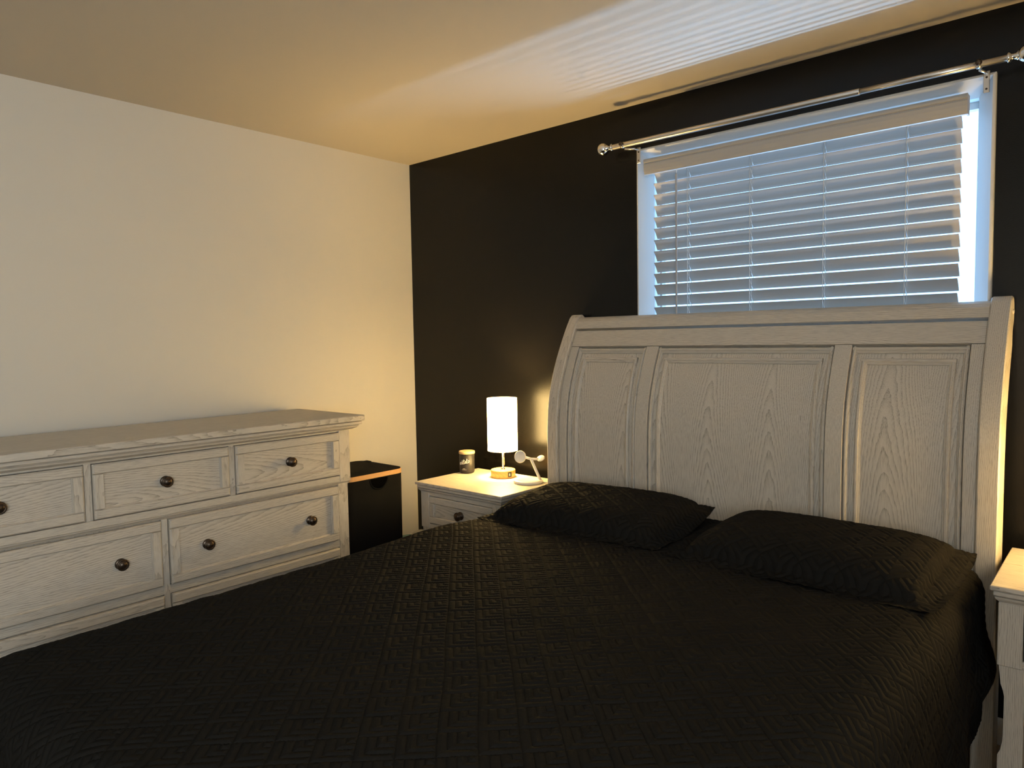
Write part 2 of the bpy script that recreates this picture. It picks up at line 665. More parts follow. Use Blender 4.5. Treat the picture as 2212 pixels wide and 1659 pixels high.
# headrail hidden behind a valance with returns
mk("headrail", G().box(SX0, SX1, -.028, .024, 2.076, 2.118, .002), M_BLIND, bl)
vx0, vx1 = 1.588, 2.768
sec = [(-.052, 2.121), (-.061, 2.121), (-.063, 2.114), (-.0625, 2.107), (-.0585, 2.104), (-.0585, 2.101), (-.0615, 2.099),
       (-.0605, 2.085), (-.0575, 2.070), (-.0525, 2.058), (-.047, 2.056), (-.047, 2.062), (-.052, 2.075)]
val = mk("valance", G().sweep([[(x, y, z) for (y, z) in sec] for x in (vx0, vx1)]), M_BLIND, bl)
for x in (vx0, vx1 - .006):
    mk("valance_return", G().sweep([[(xx, y, z) for (y, z) in ((-.052, 2.120), (-.0525, 2.075), (-.048, 2.058), (-.022, 2.058), (-.022, 2.120))] for xx in (x, x + .006)]), M_BLIND, val)
ct, st = math.cos(TILT), math.sin(TILT)
for cx in (1.772, 2.040, 2.317, 2.587):
    g = G()
    fy, by = SY - .025 * ct - .003, SY + .025 * ct + .003
    g.tube([(cx, fy, 2.07), (cx, fy, zs[-1] - .04)], .0013, 6)
    g.tube([(cx + .008, fy, 2.07), (cx + .008, fy, zs[-1] - .04)], .0007, 5)
    g.tube([(cx, by, 2.07), (cx, by, zs[-1] - .04)], .0013, 6)
    for zc in zs:
        g.tube([(cx, fy, zc + .025 * st - .004), (cx, by, zc - .025 * st - .004)], .0008, 5)
    mk("ladder_cord", g, M_CORD, bl)
wand = mk("tilt_wand", G().lathe([(.0048, 1.33), (.0052, 1.34), (.0046, 1.36), (.0046, 2.035), (.003, 2.042)], c=(1.738, -.052, 0), n=8), M_WAND, bl)
mk("wand_hook", G().tube([(1.738, -.052, 2.040), (1.738, -.049, 2.050), (1.738, -.046, 2.060), (1.738, -.04, 2.075)], .0018, 6), M_PLASTIC, wand)

# ------------------------------------------------------------------ curtain rod
RY0, RZ0 = -0.080, 2.195
rod = thing("curtain_rod", (2.16, RY0, RZ0), "brushed nickel curtain rod with knurled ball ends above the window", "curtain rod")
mk("outer_tube", G().lathe([(.0114, 1.445), (.0120, 1.447), (.0120, 2.451), (.0114, 2.453)], c=(0, RY0, RZ0), axis='x', n=20), M_NICKEL, rod)
mk("inner_tube", G().lathe([(.0103, 2.452), (.0103, 2.873)], c=(0, RY0, RZ0), axis='x', n=20), M_NICKEL, rod)


def finial(x_in, sgn):
    f = mk("finial", G().lathe([(.0095, 0), (.0150, .001), (.0165, .004), (.0150, .008), (.0105, .011), (.0090, .016), (.0105, .022), (.0150, .027), (.0165, .030)],
                               c=(x_in, RY0, RZ0), axis='x' if sgn > 0 else '-x', n=24), M_CHROME, rod)
    g = G()
    nu, nv = 72, 40
    R = .0265
    cxx = x_in + sgn * (.030 + R * .80)
    rings = []
    for i in range(nv + 1):
        th = math.pi * (0.20 + 0.78 * i / nv)
        ring = []
        for k in range(nu):
            ph = 2 * math.pi * k / nu
            kn = abs(math.sin(ph * 12 + i * .55)) * abs(math.sin(-ph * 12 + i * .55))
            amp = .05 if 0.10 < i / nv < 0.92 else 0.0
            r = R * (1 + amp * (kn - .4))
            ring.append((cxx - sgn * R * math.cos(th), RY0 + r * math.sin(th) * math.cos(ph), RZ0 + r * math.sin(th) * math.sin(ph)))
        rings.append(ring)
    g.sweep(rings, smooth=True)
    mk("knurled_ball", g, M_CHROME, f)


finial(1.447, -1)
finial(2.872, 1)
for bx, hx in ((1.545, 1.497), (2.813, 2.800)):
    g = G()
    pz0, pz1 = 2.118, 2.186
    g.box(bx - .0085, bx + .0085, -.029, -.0255, pz0, pz1, .0015)
    br = mk("bracket", g, M_NICKEL, rod)
    mk("bracket_arm", G().tube([(bx, -.027, 2.176), (bx + (hx - bx) * .2, -.045, 2.179), (hx, -.066, 2.181)], .0045, 8)
       .lathe([(.0135, -.007), (.0135, .007)], c=(hx, RY0, RZ0), axis='x', n=20), M_NICKEL, br)
    mk("bracket_knob", G().lathe([(.009, 0), (.010, .003), (.0085, .009), (.004, .011)], c=(hx, RY0 - .011, RZ0 + .002), axis='-y', n=16), M_BRONZE, br)
    for z in (2.130, 2.166):
        mk("bracket_screw", G().lathe([(.0034, 0), (.0030, .0016), (.001, .0022)], c=(bx, -.029, z), axis='-y', n=10), M_BRONZE, br)


# ------------------------------------------------------------------ bed frame with sleigh headboard
bed = thing("bed_frame", (2.045, -0.25, 0.0), "whitewashed wooden bed with curved three-panel sleigh headboard", "bed")
PZ = [0.0, 0.80, 0.95, 1.05, 1.115, 1.20, 1.30, 1.362, 1.41, 1.445, 1.466]
PY = [-.252, -.252, -.250, -.243, -.232, -.206, -.162, -.128, -.101, -.081, -.062]


def yf(z):
    return float(np.interp(z, PZ, PY))


# smooth the profile
_zz = np.linspace(0, 1.466, 400)
_yy = np.interp(_zz, PZ, PY)
_k = np.ones(25) / 25
_ys = np.convolve(np.pad(_yy, 12, mode='edge'), _k, mode='valid')
_ys[-14:] = _yy[-14:]


def yf(z):
    return float(np.interp(z, _zz, _ys))


def nrm(z):
    d = 0.004
    dy = (yf(min(z + d, 1.466)) - yf(z - d)) / (min(z + d, 1.466) - (z - d))
    n = Vector((0, -1, dy))
    return n.normalized()


def onprof(x, z, out):
    """point at profile height z, moved outwards (towards the room) by out"""
    n = nrm(z)
    return (x, yf(z) + n.y * out, z + n.z * out)


def curved_slab(x0, x1, z0, z1, out, thick, nz=24, b=.003):
    g = G()
    rings = []
    for i in range(nz + 1):
        z = z0 + (z1 - z0) * i / nz
        rings.append([onprof(x0, z, out - thick), onprof(x0, z, out - b), onprof(x0 + b, z, out), onprof(x1 - b, z, out), onprof(x1, z, out - b), onprof(x1, z, out - thick)])
    return g.sweep(rings)


def curved_bead(x0, x1, z0, z1, base, h, nz=28):
    g = G()
    rings = []
    w = x1 - x0
    for i in range(nz + 1):
        z = z0 + (z1 - z0) * i / nz
        ring = []
        for (t, o) in ((0, 0), (0.0, .35), (.10, .75), (.30, 1), (.55, .95), (.75, .55), (.85, .5), (1, .3), (1, 0)):
            ring.append(onprof(x0 + w * t, z, base + h * o))
        rings.append(ring)
    return g.sweep(rings, smooth=False)


def cross_bead(x0, x1, z0, z1, base, h):
    """horizontal bead: section runs over z"""
    g = G()
    ring_l, ring_r = [], []
    for (t, o) in ((0, 0), (0.0, .3), (.15, .5), (.25, .55), (.45, .95), (.70, 1), (.90, .75), (1, .35), (1, 0)):
        z = z0 + (z1 - z0) * t
        ring_l.append(onprof(x0, z, base + h * o))
        ring_r.append(onprof(x1, z, base + h * o))
    return g.sweep([ring_l, ring_r])


BX0, BX1 = 1.190, 2.900
# posts with a rolled top
front = [(yf(z), z) for z in np.linspace(0.0, 1.41, 40)]
roll = [(-.0815, 1.440), (-.069, 1.459), (-.054, 1.471), (-.038, 1.474), (-.023, 1.466), (-.0135, 1.450), (-.0095, 1.428), (-.011, 1.405), (-.018, 1.388), (-.030, 1.376), (-.0385, 1.362)]
back = [(yf(z) + .108, z - .012) for z in np.linspace(1.33, 0.012, 36)]
back = [(min(y, -.04), z) for (y, z) in back]
sec_post = front + roll + back
for (x0, x1) in ((BX0, 1.246), (2.843, BX1)):
    g = G()
    b = .004
    cen = [(y, z) for (y, z) in sec_post]

    def inset(sec, d):
        n = len(sec)
        out = []
        for i in range(n):
            a = Vector(sec[i - 1]); c = Vector(sec[(i + 1) % n])
            t = (c - a)
            if t.length < 1e-6:
                out.append(sec[i]); continue
            t.normalize()
            out.append((sec[i][0] + t[1] * d, sec[i][1] - t[0] * d))
        return out
    ins = inset(cen, b)
    g.sweep([[(x0, y, z) for (y, z) in ins], [(x0 + b, y, z) for (y, z) in cen], [(x1 - b, y, z) for (y, z) in cen], [(x1, y, z) for (y, z) in ins]])
    po = mk("headboard_post", g, OAK['z'], bed)
    xs = x1 if x0 > 2 else x0
    mk("wood_plug", G().lathe([(.008, -.002), (.008, .0025), (.006, .0035)], c=(xs, -.045, 1.425), axis='x' if x0 > 2 else '-x', n=12), OAK['x'], po)
XI0, XI1 = 1.246, 2.843
# rolled top rail
rr = [(yf(1.408) + .006, 1.408), (yf(1.425) + .003, 1.425), (-.083, 1.440), (-.068, 1.453), (-.052, 1.460), (-.036, 1.458), (-.024, 1.447), (-.018, 1.425), (-.022, 1.405), (-.038, 1.392), (-.058, 1.392)]
mk("rolled_top_rail", G().sweep([[(x, y, z) for (y, z) in rr] for x in (XI0, XI1)], smooth=False), OAK['x'], bed)
mk("upper_rail", curved_slab(XI0 + .001, XI1 - .001, 1.3345, 1.4040, -.014, .03, nz=8, b=.0015), OAK['x'], bed)
stiles = [(1.246, 1.287), (1.640, 1.697), (2.396, 2.453), (2.804, 2.843)]
for (a, b_) in stiles:
    mk("headboard_stile", curved_slab(a + (.0015 if a < 1.3 else 0), b_ - (.0015 if b_ > 2.8 else 0), 0.30, 1.3325, -.016, .03, b=.0015), OAK['z'], bed)
mk("bottom_rail", G().box(1.287, 2.804, -.236, -.210, .42, .652, .003), OAK['x'], bed)
pan = [(1.287, 1.640), (1.697, 2.396), (2.453, 2.804)]
for (a, b_) in pan:
    p = mk("headboard_panel", curved_slab(a, b_, 0.60, 1.3325, -.032, .012, b=0.0), OAKP, bed)
    base = -.032
    # bead against the frame
    mk("frame_bead", curved_bead(a + .003, a + .019, .62, 1.3295, base, .013), OAK['z'], p)
    mk("frame_bead", curved_bead(b_ - .003, b_ - .019, .62, 1.3295, base, .013), OAK['z'], p)
    mk("frame_bead", cross_bead(a + .003, b_ - .003, 1.309, 1.3295, base, .013), OAK['x'], p)
    i0, i1, zt = a + .036, b_ - .036, 1.291
    mk("raised_bead", curved_bead(i0, i0 + .019, .64, zt, base, .010), OAK['z'], p)
    mk("raised_bead", curved_bead(i1, i1 - .019, .64, zt, base, .010), OAK['z'], p)
    mk("raised_bead", cross_bead(i0, i1, zt - .021, zt, base, .011), OAK['x'], p)
for x in (1.235, 2.823):
    mk("side_rail", G().box(x, x + .030, -2.40, -.25, .17, .36, .004), OAK['y'], bed)
mk("foot_rail", G().box(1.235, 2.853, -2.435, -2.40, .12, .36, .004), OAK['x'], bed)
for x in (1.235, 2.793):
    mk("foot_leg", G().box(x, x + .06, -2.435, -2.375, 0, .125, .004), OAK['z'], bed)
mk("slat_base", G().box(1.265, 2.823, -2.39, -.26, .29, .31), OAK['x'], bed)

# ------------------------------------------------------------------ mattress
g = G()


def rounded_rect(x0, x1, y0, y1, r, n=6):
    pts = []
    for (cx, cyy, a0) in ((x1 - r, y1 - r, 0), (x0 + r, y1 - r, 90), (x0 + r, y0 + r, 180), (x1 - r, y0 + r, 270)):
        for k in range(n + 1):
            a = math.radians(a0 + 90 * k / n)
            pts.append((cx + r * math.cos(a), cyy + r * math.sin(a)))
    return pts


BCX = 2.045
rings = []
for (ins_, z) in ((.03, .31), (.008, .33), (0, .36), (0, .58), (.008, .62), (.03, .640)):
    rings.append([(x, y, z) for (x, y) in rounded_rect(BCX - .78 + ins_, BCX + .78 - ins_, -2.38 + ins_, -.262 - ins_, .08 - ins_)])
g.sweep(rings, smooth=False)
tag(mk("mattress", g, M_MATTRESS), "mattress under the black quilted coverlet", "mattress")


# ------------------------------------------------------------------ quilted coverlet
def lattice(a, b, cell=0.0715):
    return np.stack([(a + b) / math.sqrt(2) / cell, (-a + b) / math.sqrt(2) / cell], -1) + 100.0


def quilt_height(a, b, cell=0.0715, lanes=4):
    """stitched nested chevrons on a diagonal square lattice, 0 on the stitch line, 1 between"""
    p = (a + b) / math.sqrt(2) / cell
    q = (-a + b) / math.sqrt(2) / cell
    fp = p - np.floor(p)
    fq = q - np.floor(q)
    mn = np.minimum(fp, fq) * lanes
    d = np.abs(mn - np.round(mn))
    e = np.minimum(np.minimum(1 - fp, 1 - fq) * lanes, d)
    return np.sqrt(np.clip(np.minimum(e, d) * 2, 0, 1))


def smooth_noise(u, v, seed, freq):
    r = np.random.default_rng(seed)
    out = np.zeros_like(u)
    for k in range(7):
        ang = r.uniform(0, 2 * np.pi)
        f = freq * r.uniform(.6, 1.5)
        out += np.sin((u * np.cos(ang) + v * np.sin(ang)) * f + r.uniform(0, 6.28))
    return out / 7


def grid_normals(P):
    du = np.gradient(P, axis=0)
    dv = np.gradient(P, axis=1)
    n = np.cross(du, dv)
    n /= np.linalg.norm(n, axis=2, keepdims=True) + 1e-12
    return n


STEP = 0.0052
TOPZ = 0.662
AW, RAD = 0.735, 0.088          # flat half width, edge radius
Y_HEAD, Y_FLAT_END = -0.268, -2.33
S = np.arange(-(AW + .52), AW + .52 + STEP, STEP)
T = np.arange(0, (Y_HEAD - Y_FLAT_END) + .50, STEP)
s, t = np.meshgrid(S, T, indexing='ij')
os_ = np.sign(s) * np.maximum(np.abs(s) - AW, 0)
ot = np.maximum(t - (Y_HEAD - Y_FLAT_END), 0)
d = np.hypot(os_, ot) + 1e-9
arc = RAD * math.pi / 2
ang = np.clip(d / RAD, 0, math.pi / 2)
hor = RAD * np.sin(ang)
ver = RAD * (1 - np.cos(ang)) + np.maximum(d - arc, 0)
X = BCX + np.clip(s, -AW, AW) + hor * os_ / d
Y = Y_HEAD - np.minimum(t, Y_HEAD - Y_FLAT_END) - hor * ot / d
Z = TOPZ - ver
top_w = np.exp(-(ver / .10) ** 2)
Z += top_w * (.004 * smooth_noise(X, Y, 3, 7) + .003 * smooth_noise(X, Y, 5, 16))
Z += top_w * .016 * np.exp(-(((X - 1.28) / .30) ** 2 + ((Y + 1.06) / .30) ** 2))
Z -= top_w * .010 * np.exp(-(((X - 1.35) / .3) ** 2 + ((Y + .62) / .22) ** 2))
# hanging folds, growing downwards
hang = np.clip((ver - .12) / .4, 0, 1)
fold = hang * (.016 * np.sin(Y * 9.0 + 1.2) + .010 * np.sin(Y * 17 + .4))
head_flare = np.exp(-((Y + .36) / .16) ** 2)
fold = fold * (1 - head_flare) + head_flare * .040 * np.exp(-((Z - .375) / .075) ** 2)
side = np.abs(os_) / d * (np.abs(os_) > 0)
X += np.sign(s) * fold * side * (np.abs(s) > AW)
Y -= fold * (ot / d) * (ot > 0)
# puckering along the drop just below the mattress edge
P = np.stack([X, Y, Z], 2)
nn = grid_normals(P)
if nn[len(S) // 2, 10, 2] < 0:
    nn = -nn
amp = 0.0030
pk = .0015 * smooth_noise(s * 1.0, t * 1.0, 11, 60) + .0009 * smooth_noise(s, t, 12, 140)
wa, wb = smooth_noise(s, t, 41, 14), smooth_noise(s, t, 42, 14)
qh = quilt_height(s + .013 + .004 * wa, -t + .004 * wb)
P = P + nn * (amp * qh + pk)[..., None]
# hem thickness: fold the border under
cov = grid_mesh("coverlet", P, M_QUILT, uv=lattice(s + .013 + .004 * wa, -t + .004 * wb))
tag(cov, "black quilted coverlet with chevron stitching spread over the bed", "coverlet")
md = cov.modifiers.new("thickness", 'SOLIDIFY')
md.thickness = 0.005
md.offset = -1

# bits of pale lint on the dark cloth
g = G()
for (lx, ly) in ((2.105, -1.245), (2.02, -1.30), (2.33, -1.23), (2.43, -1.12), (2.12, -1.52), (2.42, -1.50), (2.36, -1.66), (2.22, -1.60), (1.50, -2.10), (1.56, -2.06), (1.80, -1.98),
                 (1.55, -1.14), (1.60, -1.20), (1.96, -0.98), (2.30, -1.02), (1.42, -1.75), (2.55, -1.36)):
    k_ = np.argmin((P[..., 0] - lx) ** 2 + (P[..., 1] - ly) ** 2 + (P[..., 2] < .6) * 9)
    q_ = P.reshape(-1, 3)[k_]
    a_ = random.uniform(0, 6.28)
    L_ = random.uniform(.0015, .006)
    g.tube([(q_[0] + L_ * t_ * math.cos(a_ + t_ * 1.3), q_[1] + L_ * t_ * math.sin(a_ + t_ * 1.3), q_[2] + .0018) for t_ in (-1, -.5, 0, .5, 1)], .0004, 4)
lint = mk("lint", g, M_PRINT, kind="stuff")
tag(lint, "tiny white lint fibres scattered on the black coverlet", "lint")

# ------------------------------------------------------------------ pillows in quilted shams


def sham(name, cx, cyy, rotz, hx, hy, label, seed, hmax=.071, back_lift=.034, right_lift=0.0, left_lift=0.0):
    root = thing(name, (cx, cyy, TOPZ), label, "pillow", "quilted pillows against the headboard")
    step = .0048
    U = np.arange(-hx, hx + step, step)
    V = np.arange(-hy, hy + step, step)
    u, v = np.meshgrid(U, V, indexing='ij')
    fl = .048
    iu = np.clip(np.abs(u) / (hx - fl), 0, 1)
    iv = np.clip(np.abs(v) / (hy - fl), 0, 1)
    body = ((1 - iu ** 4.2) * (1 - iv ** 3.4)) ** .46
    vn = (v / hy + 1) / 2
    un = (u / hx + 1) / 2
    seam = .016 + back_lift * vn ** 1.3 + right_lift * un ** 5 * vn ** 1.5 + left_lift * (1 - un) ** 4
    fl_d = np.maximum(np.maximum(np.abs(u) - (hx - fl), np.abs(v) - (hy - fl)), 0) / fl
    droop = np.clip(fl_d, 0, 1)
    seam = np.maximum(seam - .030 * droop, .005) + .006 * fl_d * smooth_noise(u, v, seed + 4, 25)
    top = seam + hmax * body + .004 * smooth_noise(u, v, seed, 14) * body
    bot = np.maximum(seam - .05 * body - .004, .006)
    # rounder corners in plan and slightly wavy edges
    cu = u * (1 - .02 * (v / hy) ** 4) + .004 * smooth_noise(v, v * 0, seed + 1, 22) * (np.abs(u) / hx) ** 6
    cv = v * (1 - .025 * (u / hx) ** 4) + .005 * smooth_noise(u, u * 0, seed + 2, 20) * (np.abs(v) / hy) ** 6
    c_, s_ = math.cos(rotz), math.sin(rotz)

    def world(z):
        return np.stack([cx + cu * c_ - cv * s_, cyy + cu * s_ + cv * c_, TOPZ + .003 + z], 2)
    PT = world(top)
    n = grid_normals(PT)
    if n[len(U) // 2, len(V) // 2, 2] < 0:
        n = -n
    q = quilt_height(u + .02 * seed, v * 1.15, cell=.081)
    puck = .0016 * smooth_noise(u, v, seed + 7, 70) * (1 + 1.2 * (fl_d > 0)) + .001 * smooth_noise(u, v, seed + 8, 160)
    groove = np.exp(-((np.maximum(np.abs(u) - (hx - fl), np.abs(v) - (hy - fl))) / .006) ** 2)
    PT = PT + n * (.0030 * q + puck - .004 * groove)[..., None]
    o = grid_mesh("sham_front", PT, M_QUILT, root, uv=lattice(u + .02 * seed, v * 1.15, .081))
    PB = world(bot)
    # edges of both sheets meet
    edge = np.zeros_like(u, bool)
    edge[0, :] = edge[-1, :] = edge[:, 0] = edge[:, -1] = True
    PB[edge] = PT[edge]
    grid_mesh("sham_back", PB[::-1], M_QUILT, root, uv=lattice(u, v, .074))
    return root


sham("pillow", 1.645, -.530, math.radians(4.6), .385, .262, "black quilted pillow nearer the lit lamp and charcoal jar", 21, right_lift=.022)
sham("pillow", 2.468, -.535, math.radians(-1.8), .382, .262, "black quilted pillow nearer the right nightstand, overhanging the mattress edge", 33, right_lift=.012)


# ------------------------------------------------------------------ knob (shared)
def knob(parent, x, y, z, axis, sc=1.0):
    prof = [(.0185, 0), (.0195, .0015), (.0195, .003), (.0165, .0055), (.0085, .0075), (.0075, .013), (.0105, .018), (.0185, .0205), (.0205, .023), (.0200, .0255),
            (.0165, .0275), (.0150, .0265), (.0140, .0265), (.0125, .0290), (.0085, .0315), (.0035, .0327), (.0004, .033)]
    return mk("knob", G().lathe([(r * sc, h * sc) for (r, h) in prof], c=(x, y, z), axis=axis, n=28, close=False), M_BRONZE, parent, label="dark bronze knob")


# ------------------------------------------------------------------ dresser
dr = thing("dresser", (0.30, -1.67, 0.0), "long whitewashed wooden dresser with dark knobs along the pale wall", "dresser")
FX = 0.550                     # drawer face plane
BKX = 0.055
DY0, DY1 = -2.480, -0.862
CASE = FX - .012               # face-frame plane
g = G()
g.box(BKX, CASE - .02, DY0 + .018, DY1 - .018, .10, .975)
mk("carcass", g, OAK['z'], dr)
mk("top_board", G().box(BKX - .004, .588, DY0 - .055, DY1 + .055, 1.0115, 1.036, .0025), OAK_TOPY, dr)
mk("cornice_reveal", G().box(BKX, .566, DY0 - .034, DY1 + .034, .985, 1.0120), OAK['y'], dr)
mk("cornice_step", G().box(BKX, .5785, DY0 - .0465, DY1 + .0465, .9955, 1.0085, .003), OAK['y'], dr)
g = G()
a0 = [(x, y, .9925) for (x, y) in ((BKX, DY0 - .036), (.570, DY0 - .036), (.570, DY1 + .036), (BKX, DY1 + .036))]
a1 = [(x, y, .982) for (x, y) in ((BKX, DY0 - .028), (.562, DY0 - .028), (.562, DY1 + .028), (BKX, DY1 + .028))]
a2 = [(x, y, .9745) for (x, y) in ((BKX, DY0 - .010), (.548, DY0 - .010), (.548, DY1 + .010), (BKX, DY1 + .010))]
g.sweep([a0, a1, a2])
mk("cornice_cove", g, OAK['y'], dr)
# side panels
for (yy, sgn) in ((DY1, -1), (DY0, 1)):
    mk("side_panel", G().box(BKX, CASE - .056, min(yy, yy + sgn * .018), max(yy, yy + sgn * .018), .10, .974, .001), OAK['z'], dr)
    # corner posts: the upper part stands a little prouder than the lower
    mk("corner_post", G().box(CASE - .056, CASE + .004, min(yy, yy + sgn * .056), max(yy, yy + sgn * .056), .742, .974, .002), OAK['z'], dr)
    yl = yy + sgn * .012
    mk("corner_post", G().box(CASE - .060, CASE - .002, min(yl, yl + sgn * .052), max(yl, yl + sgn * .052), .0, .735, .002), OAK['z'], dr)
    mk("back_leg", G().box(BKX, BKX + .05, min(yl, yl + sgn * .05), max(yl, yl + sgn * .05), 0, .12, .002), OAK['z'], dr)
IY0, IY1 = DY0 + .056, DY1 - .056
mk("top_rail", G().box(CASE - .02, CASE, IY0, IY1, .967, .975), OAK['y'], dr)
mk("waist_rail", G().box(CASE - .03, CASE + .003, IY0, IY1, .744, .770, .0015), OAK['y'], dr)
mk("waist_moulding", G().sweep([[(CASE + .006, y, .744), (CASE + .003, y, .738), (CASE - .002, y, .735), (CASE - .008, y, .728), (CASE - .03, y, .728), (CASE - .03, y, .744)] for y in (DY0 + .003, DY1 - .003)]), OAK['y'], dr)
mk("middle_rail", G().box(CASE - .02, CASE - .004, IY0, IY1, .449, .480, .001), OAK['y'], dr)
mk("lower_rail", G().box(CASE - .02, CASE - .004, IY0, IY1, .140, .200, .001), OAK['y'], dr)
for y in (-1.4155, -1.926):
    mk("divider", G().box(CASE - .02, CASE, y - .011, y + .011, .770, .967, .001), OAK['z'], dr)
mk("divider", G().box(CASE - .02, CASE - .002, -1.6925, -1.6705, .20, .728, .001), OAK['z'], dr)


def drawer_x(parent, y0, y1, z0, z1, knobs, fx=FX):
    """drawer facing +x: recessed panel inside a frame of two rails and two stiles"""
    w = .036
    th = .020
    dw = mk("drawer", G().box(fx - .018, fx - .013, y0 + w - .004, y1 - w + .004, z0 + w - .004, z1 - w + .004), OAKPY, parent)
    for (za, zb) in ((z1 - w, z1), (z0, z0 + w)):
        up = za > (z0 + z1) / 2
        # section: chamfered outside edge, small quirk on the inside edge
        if up:
            sc_ = [(fx - th, za), (fx - .010, za), (fx - .007, za + .003), (fx, za + .005), (fx, zb - .005), (fx - .006, zb), (fx - th, zb)]
        else:
            sc_ = [(fx - th, za), (fx - .006, za), (fx, za + .005), (fx, zb - .005), (fx - .007, zb - .003), (fx - .010, zb), (fx - th, zb)]
        mk("drawer_rail", G().sweep([[(x, y0, z) for (x, z) in sc_]] and
                                    [[(x if k else min(x, fx - .006), yv, z) for (x, z) in sc_] for k, yv in ((0, y0), (1, y0 + .006), (1, y1 - .006), (0, y1))]), OAK['y'], dw)
    for (ya, yb, lf) in ((y0, y0 + w, True), (y1 - w, y1, False)):
        if lf:
            sc_ = [(fx - th, ya), (fx - .006, ya), (fx, ya + .006), (fx, yb - .004), (fx - .007, yb - .002), (fx - .010, yb), (fx - th, yb)]
        else:
            sc_ = [(fx - th, ya), (fx - .010, ya), (fx - .007, ya + .002), (fx, ya + .004), (fx, yb - .006), (fx - .006, yb), (fx - th, yb)]
        mk("drawer_stile", G().sweep([[(x - .0006, y, z) for (x, y) in sc_] for z in (z0 + w, z1 - w)]), OAK['z'], dw)
    for (ky, kz) in knobs:
        knob(dw, fx - .0135, ky, kz, 'x')
    return dw


for (y0, y1) in ((-1.4015, -.9205), (-1.9125, -1.4300), (-2.4235, -1.9405)):
    drawer_x(dr, y0, y1, .7735, .9635, [((y0 + y1) / 2, .868)])
for (z0, z1) in ((.4835, .7245), (.205, .446)):
    for (y0, y1) in ((-1.6670, -.9325), (-2.4285, -1.6965)):
        c = (y0 + y1) / 2
        drawer_x(dr, y0, y1, z0, z1, [(c - .226, (z0 + z1) / 2 - .003), (c + .226, (z0 + z1) / 2 - .003)])

# ------------------------------------------------------------------ nightstands
ns = thing("nightstand", (0.88, -0.31, 0.0), "whitewashed nightstand carrying the lit lamp and charcoal jar", "nightstand", "matching nightstands beside the bed")
NX0, NX1 = .602, 1.164
NYF, NYB = -.537, -.098
mk("top_board", G().box(NX0, NX1, NYF, NYB, .6765, .690, .0025), OAK_TOPX, ns)
mk("cornice_reveal", G().box(NX0 + .016, NX1 - .016, NYF + .016, NYB, .650, .6770), OAK['x'], ns)
mk("cornice_step", G().box(NX0 + .007, NX1 - .007, NYF + .007, NYB, .6615, .6745, .0025), OAK['x'], ns)
g = G()
for_r = []
for (ins_, z) in ((.010, .6595), (.013, .652), (.020, .6445), (.020, .642)):
    for_r.append([(NX0 + ins_, NYF + ins_, z), (NX1 - ins_, NYF + ins_, z), (NX1 - ins_, NYB, z), (NX0 + ins_, NYB, z)])
g.sweep(for_r)
mk("cornice_cove", g, OAK['x'], ns)
bx0, bx1, byf, byb = .6195, 1.1465, -.5145, -.104
mk("case", G().box(bx0 + .004, bx1 - .004, byf + .03, byb, .468, .643), OAK['z'], ns)
for (xa, xb) in ((bx0, bx0 + .056), (bx1 - .056, bx1)):
    mk("corner_post", G().box(xa, xb, byf, byf + .05, .470, .642, .002), OAK['z'], ns)
mk("top_rail", G().box(bx0 + .056, bx1 - .056, byf + .004, byf + .02, .6265, .642), OAK['x'], ns)
mk("apron", G().box(bx0 + .056, bx1 - .056, byf + .002, byf + .02, .470, .492, .001), OAK['x'], ns)


def leg(xo, sgn, y0, y1):
    """leg with a bracket curve on its outer side, narrowing below the case"""
    out = [(0, .470), (.004, .430), (.005, .418), (.011, .400), (.0135, .385), (.0135, .300), (.0125, .262), (.008, .235), (.002, .220), (.001, .12), (.004, 0)]
    inn = [(.056, 0), (.0575, .16), (.0575, .470)]
    pts = [(xo + sgn * a, z) for (a, z) in out + inn]
    return G().sweep([[(x, y, z) for (x, z) in pts] for y in (y0, y1)])


for (xo, sgn) in ((bx0 + .004, 1), (bx1 - .004, -1)):
    mk("leg", leg(xo, sgn, byf + .006, byf + .052), OAK['z'], ns)
    mk("leg", leg(xo, sgn, byb - .05, byb), OAK['z'], ns)
mk("lower_shelf", G().box(bx0 + .016, bx1 - .016, byf + .02, byb - .01, .150, .172, .002), OAK['x'], ns)


def drawer_my(parent, x0, x1, z0, z1, kx, kz, fy):
    """drawer facing -y"""
    w = .033
    dw = mk("drawer", G().box(x0 + w - .004, x1 - w + .004, fy + .012, fy + .018, z0 + w - .004, z1 - w + .004), OAKP_X, parent)
    for (za, zb) in ((z1 - w, z1), (z0, z0 + w)):
        mk("drawer_rail", G().box(x0, x1, fy, fy + .02, za, zb, .004), OAK['x'], dw)
    for (xa, xb) in ((x0, x0 + w), (x1 - w, x1)):
        mk("drawer_stile", G().box(xa, xb, fy + .0006, fy + .02, z0 + w, z1 - w, .003), OAK['z'], dw)
    knob(dw, kx, fy + .012, kz, '-y')


OAKP_X = wood("whitewashed_oak_nightstand_panel", 'x', OAK_L, OAK_D, ring=.0085, width=.30, slope=.10)
drawer_my(ns, bx0 + .0590, bx1 - .0590, .4950, .6240, (bx0 + bx1) / 2, .558, byf - .004)
ns2 = copy_tree(ns)
ns2.location.x += 2.3165
ns2["label"] = "whitewashed nightstand cut off by the right edge, beside the bed's open side"

# folded clothes on the shelf of the right nightstand


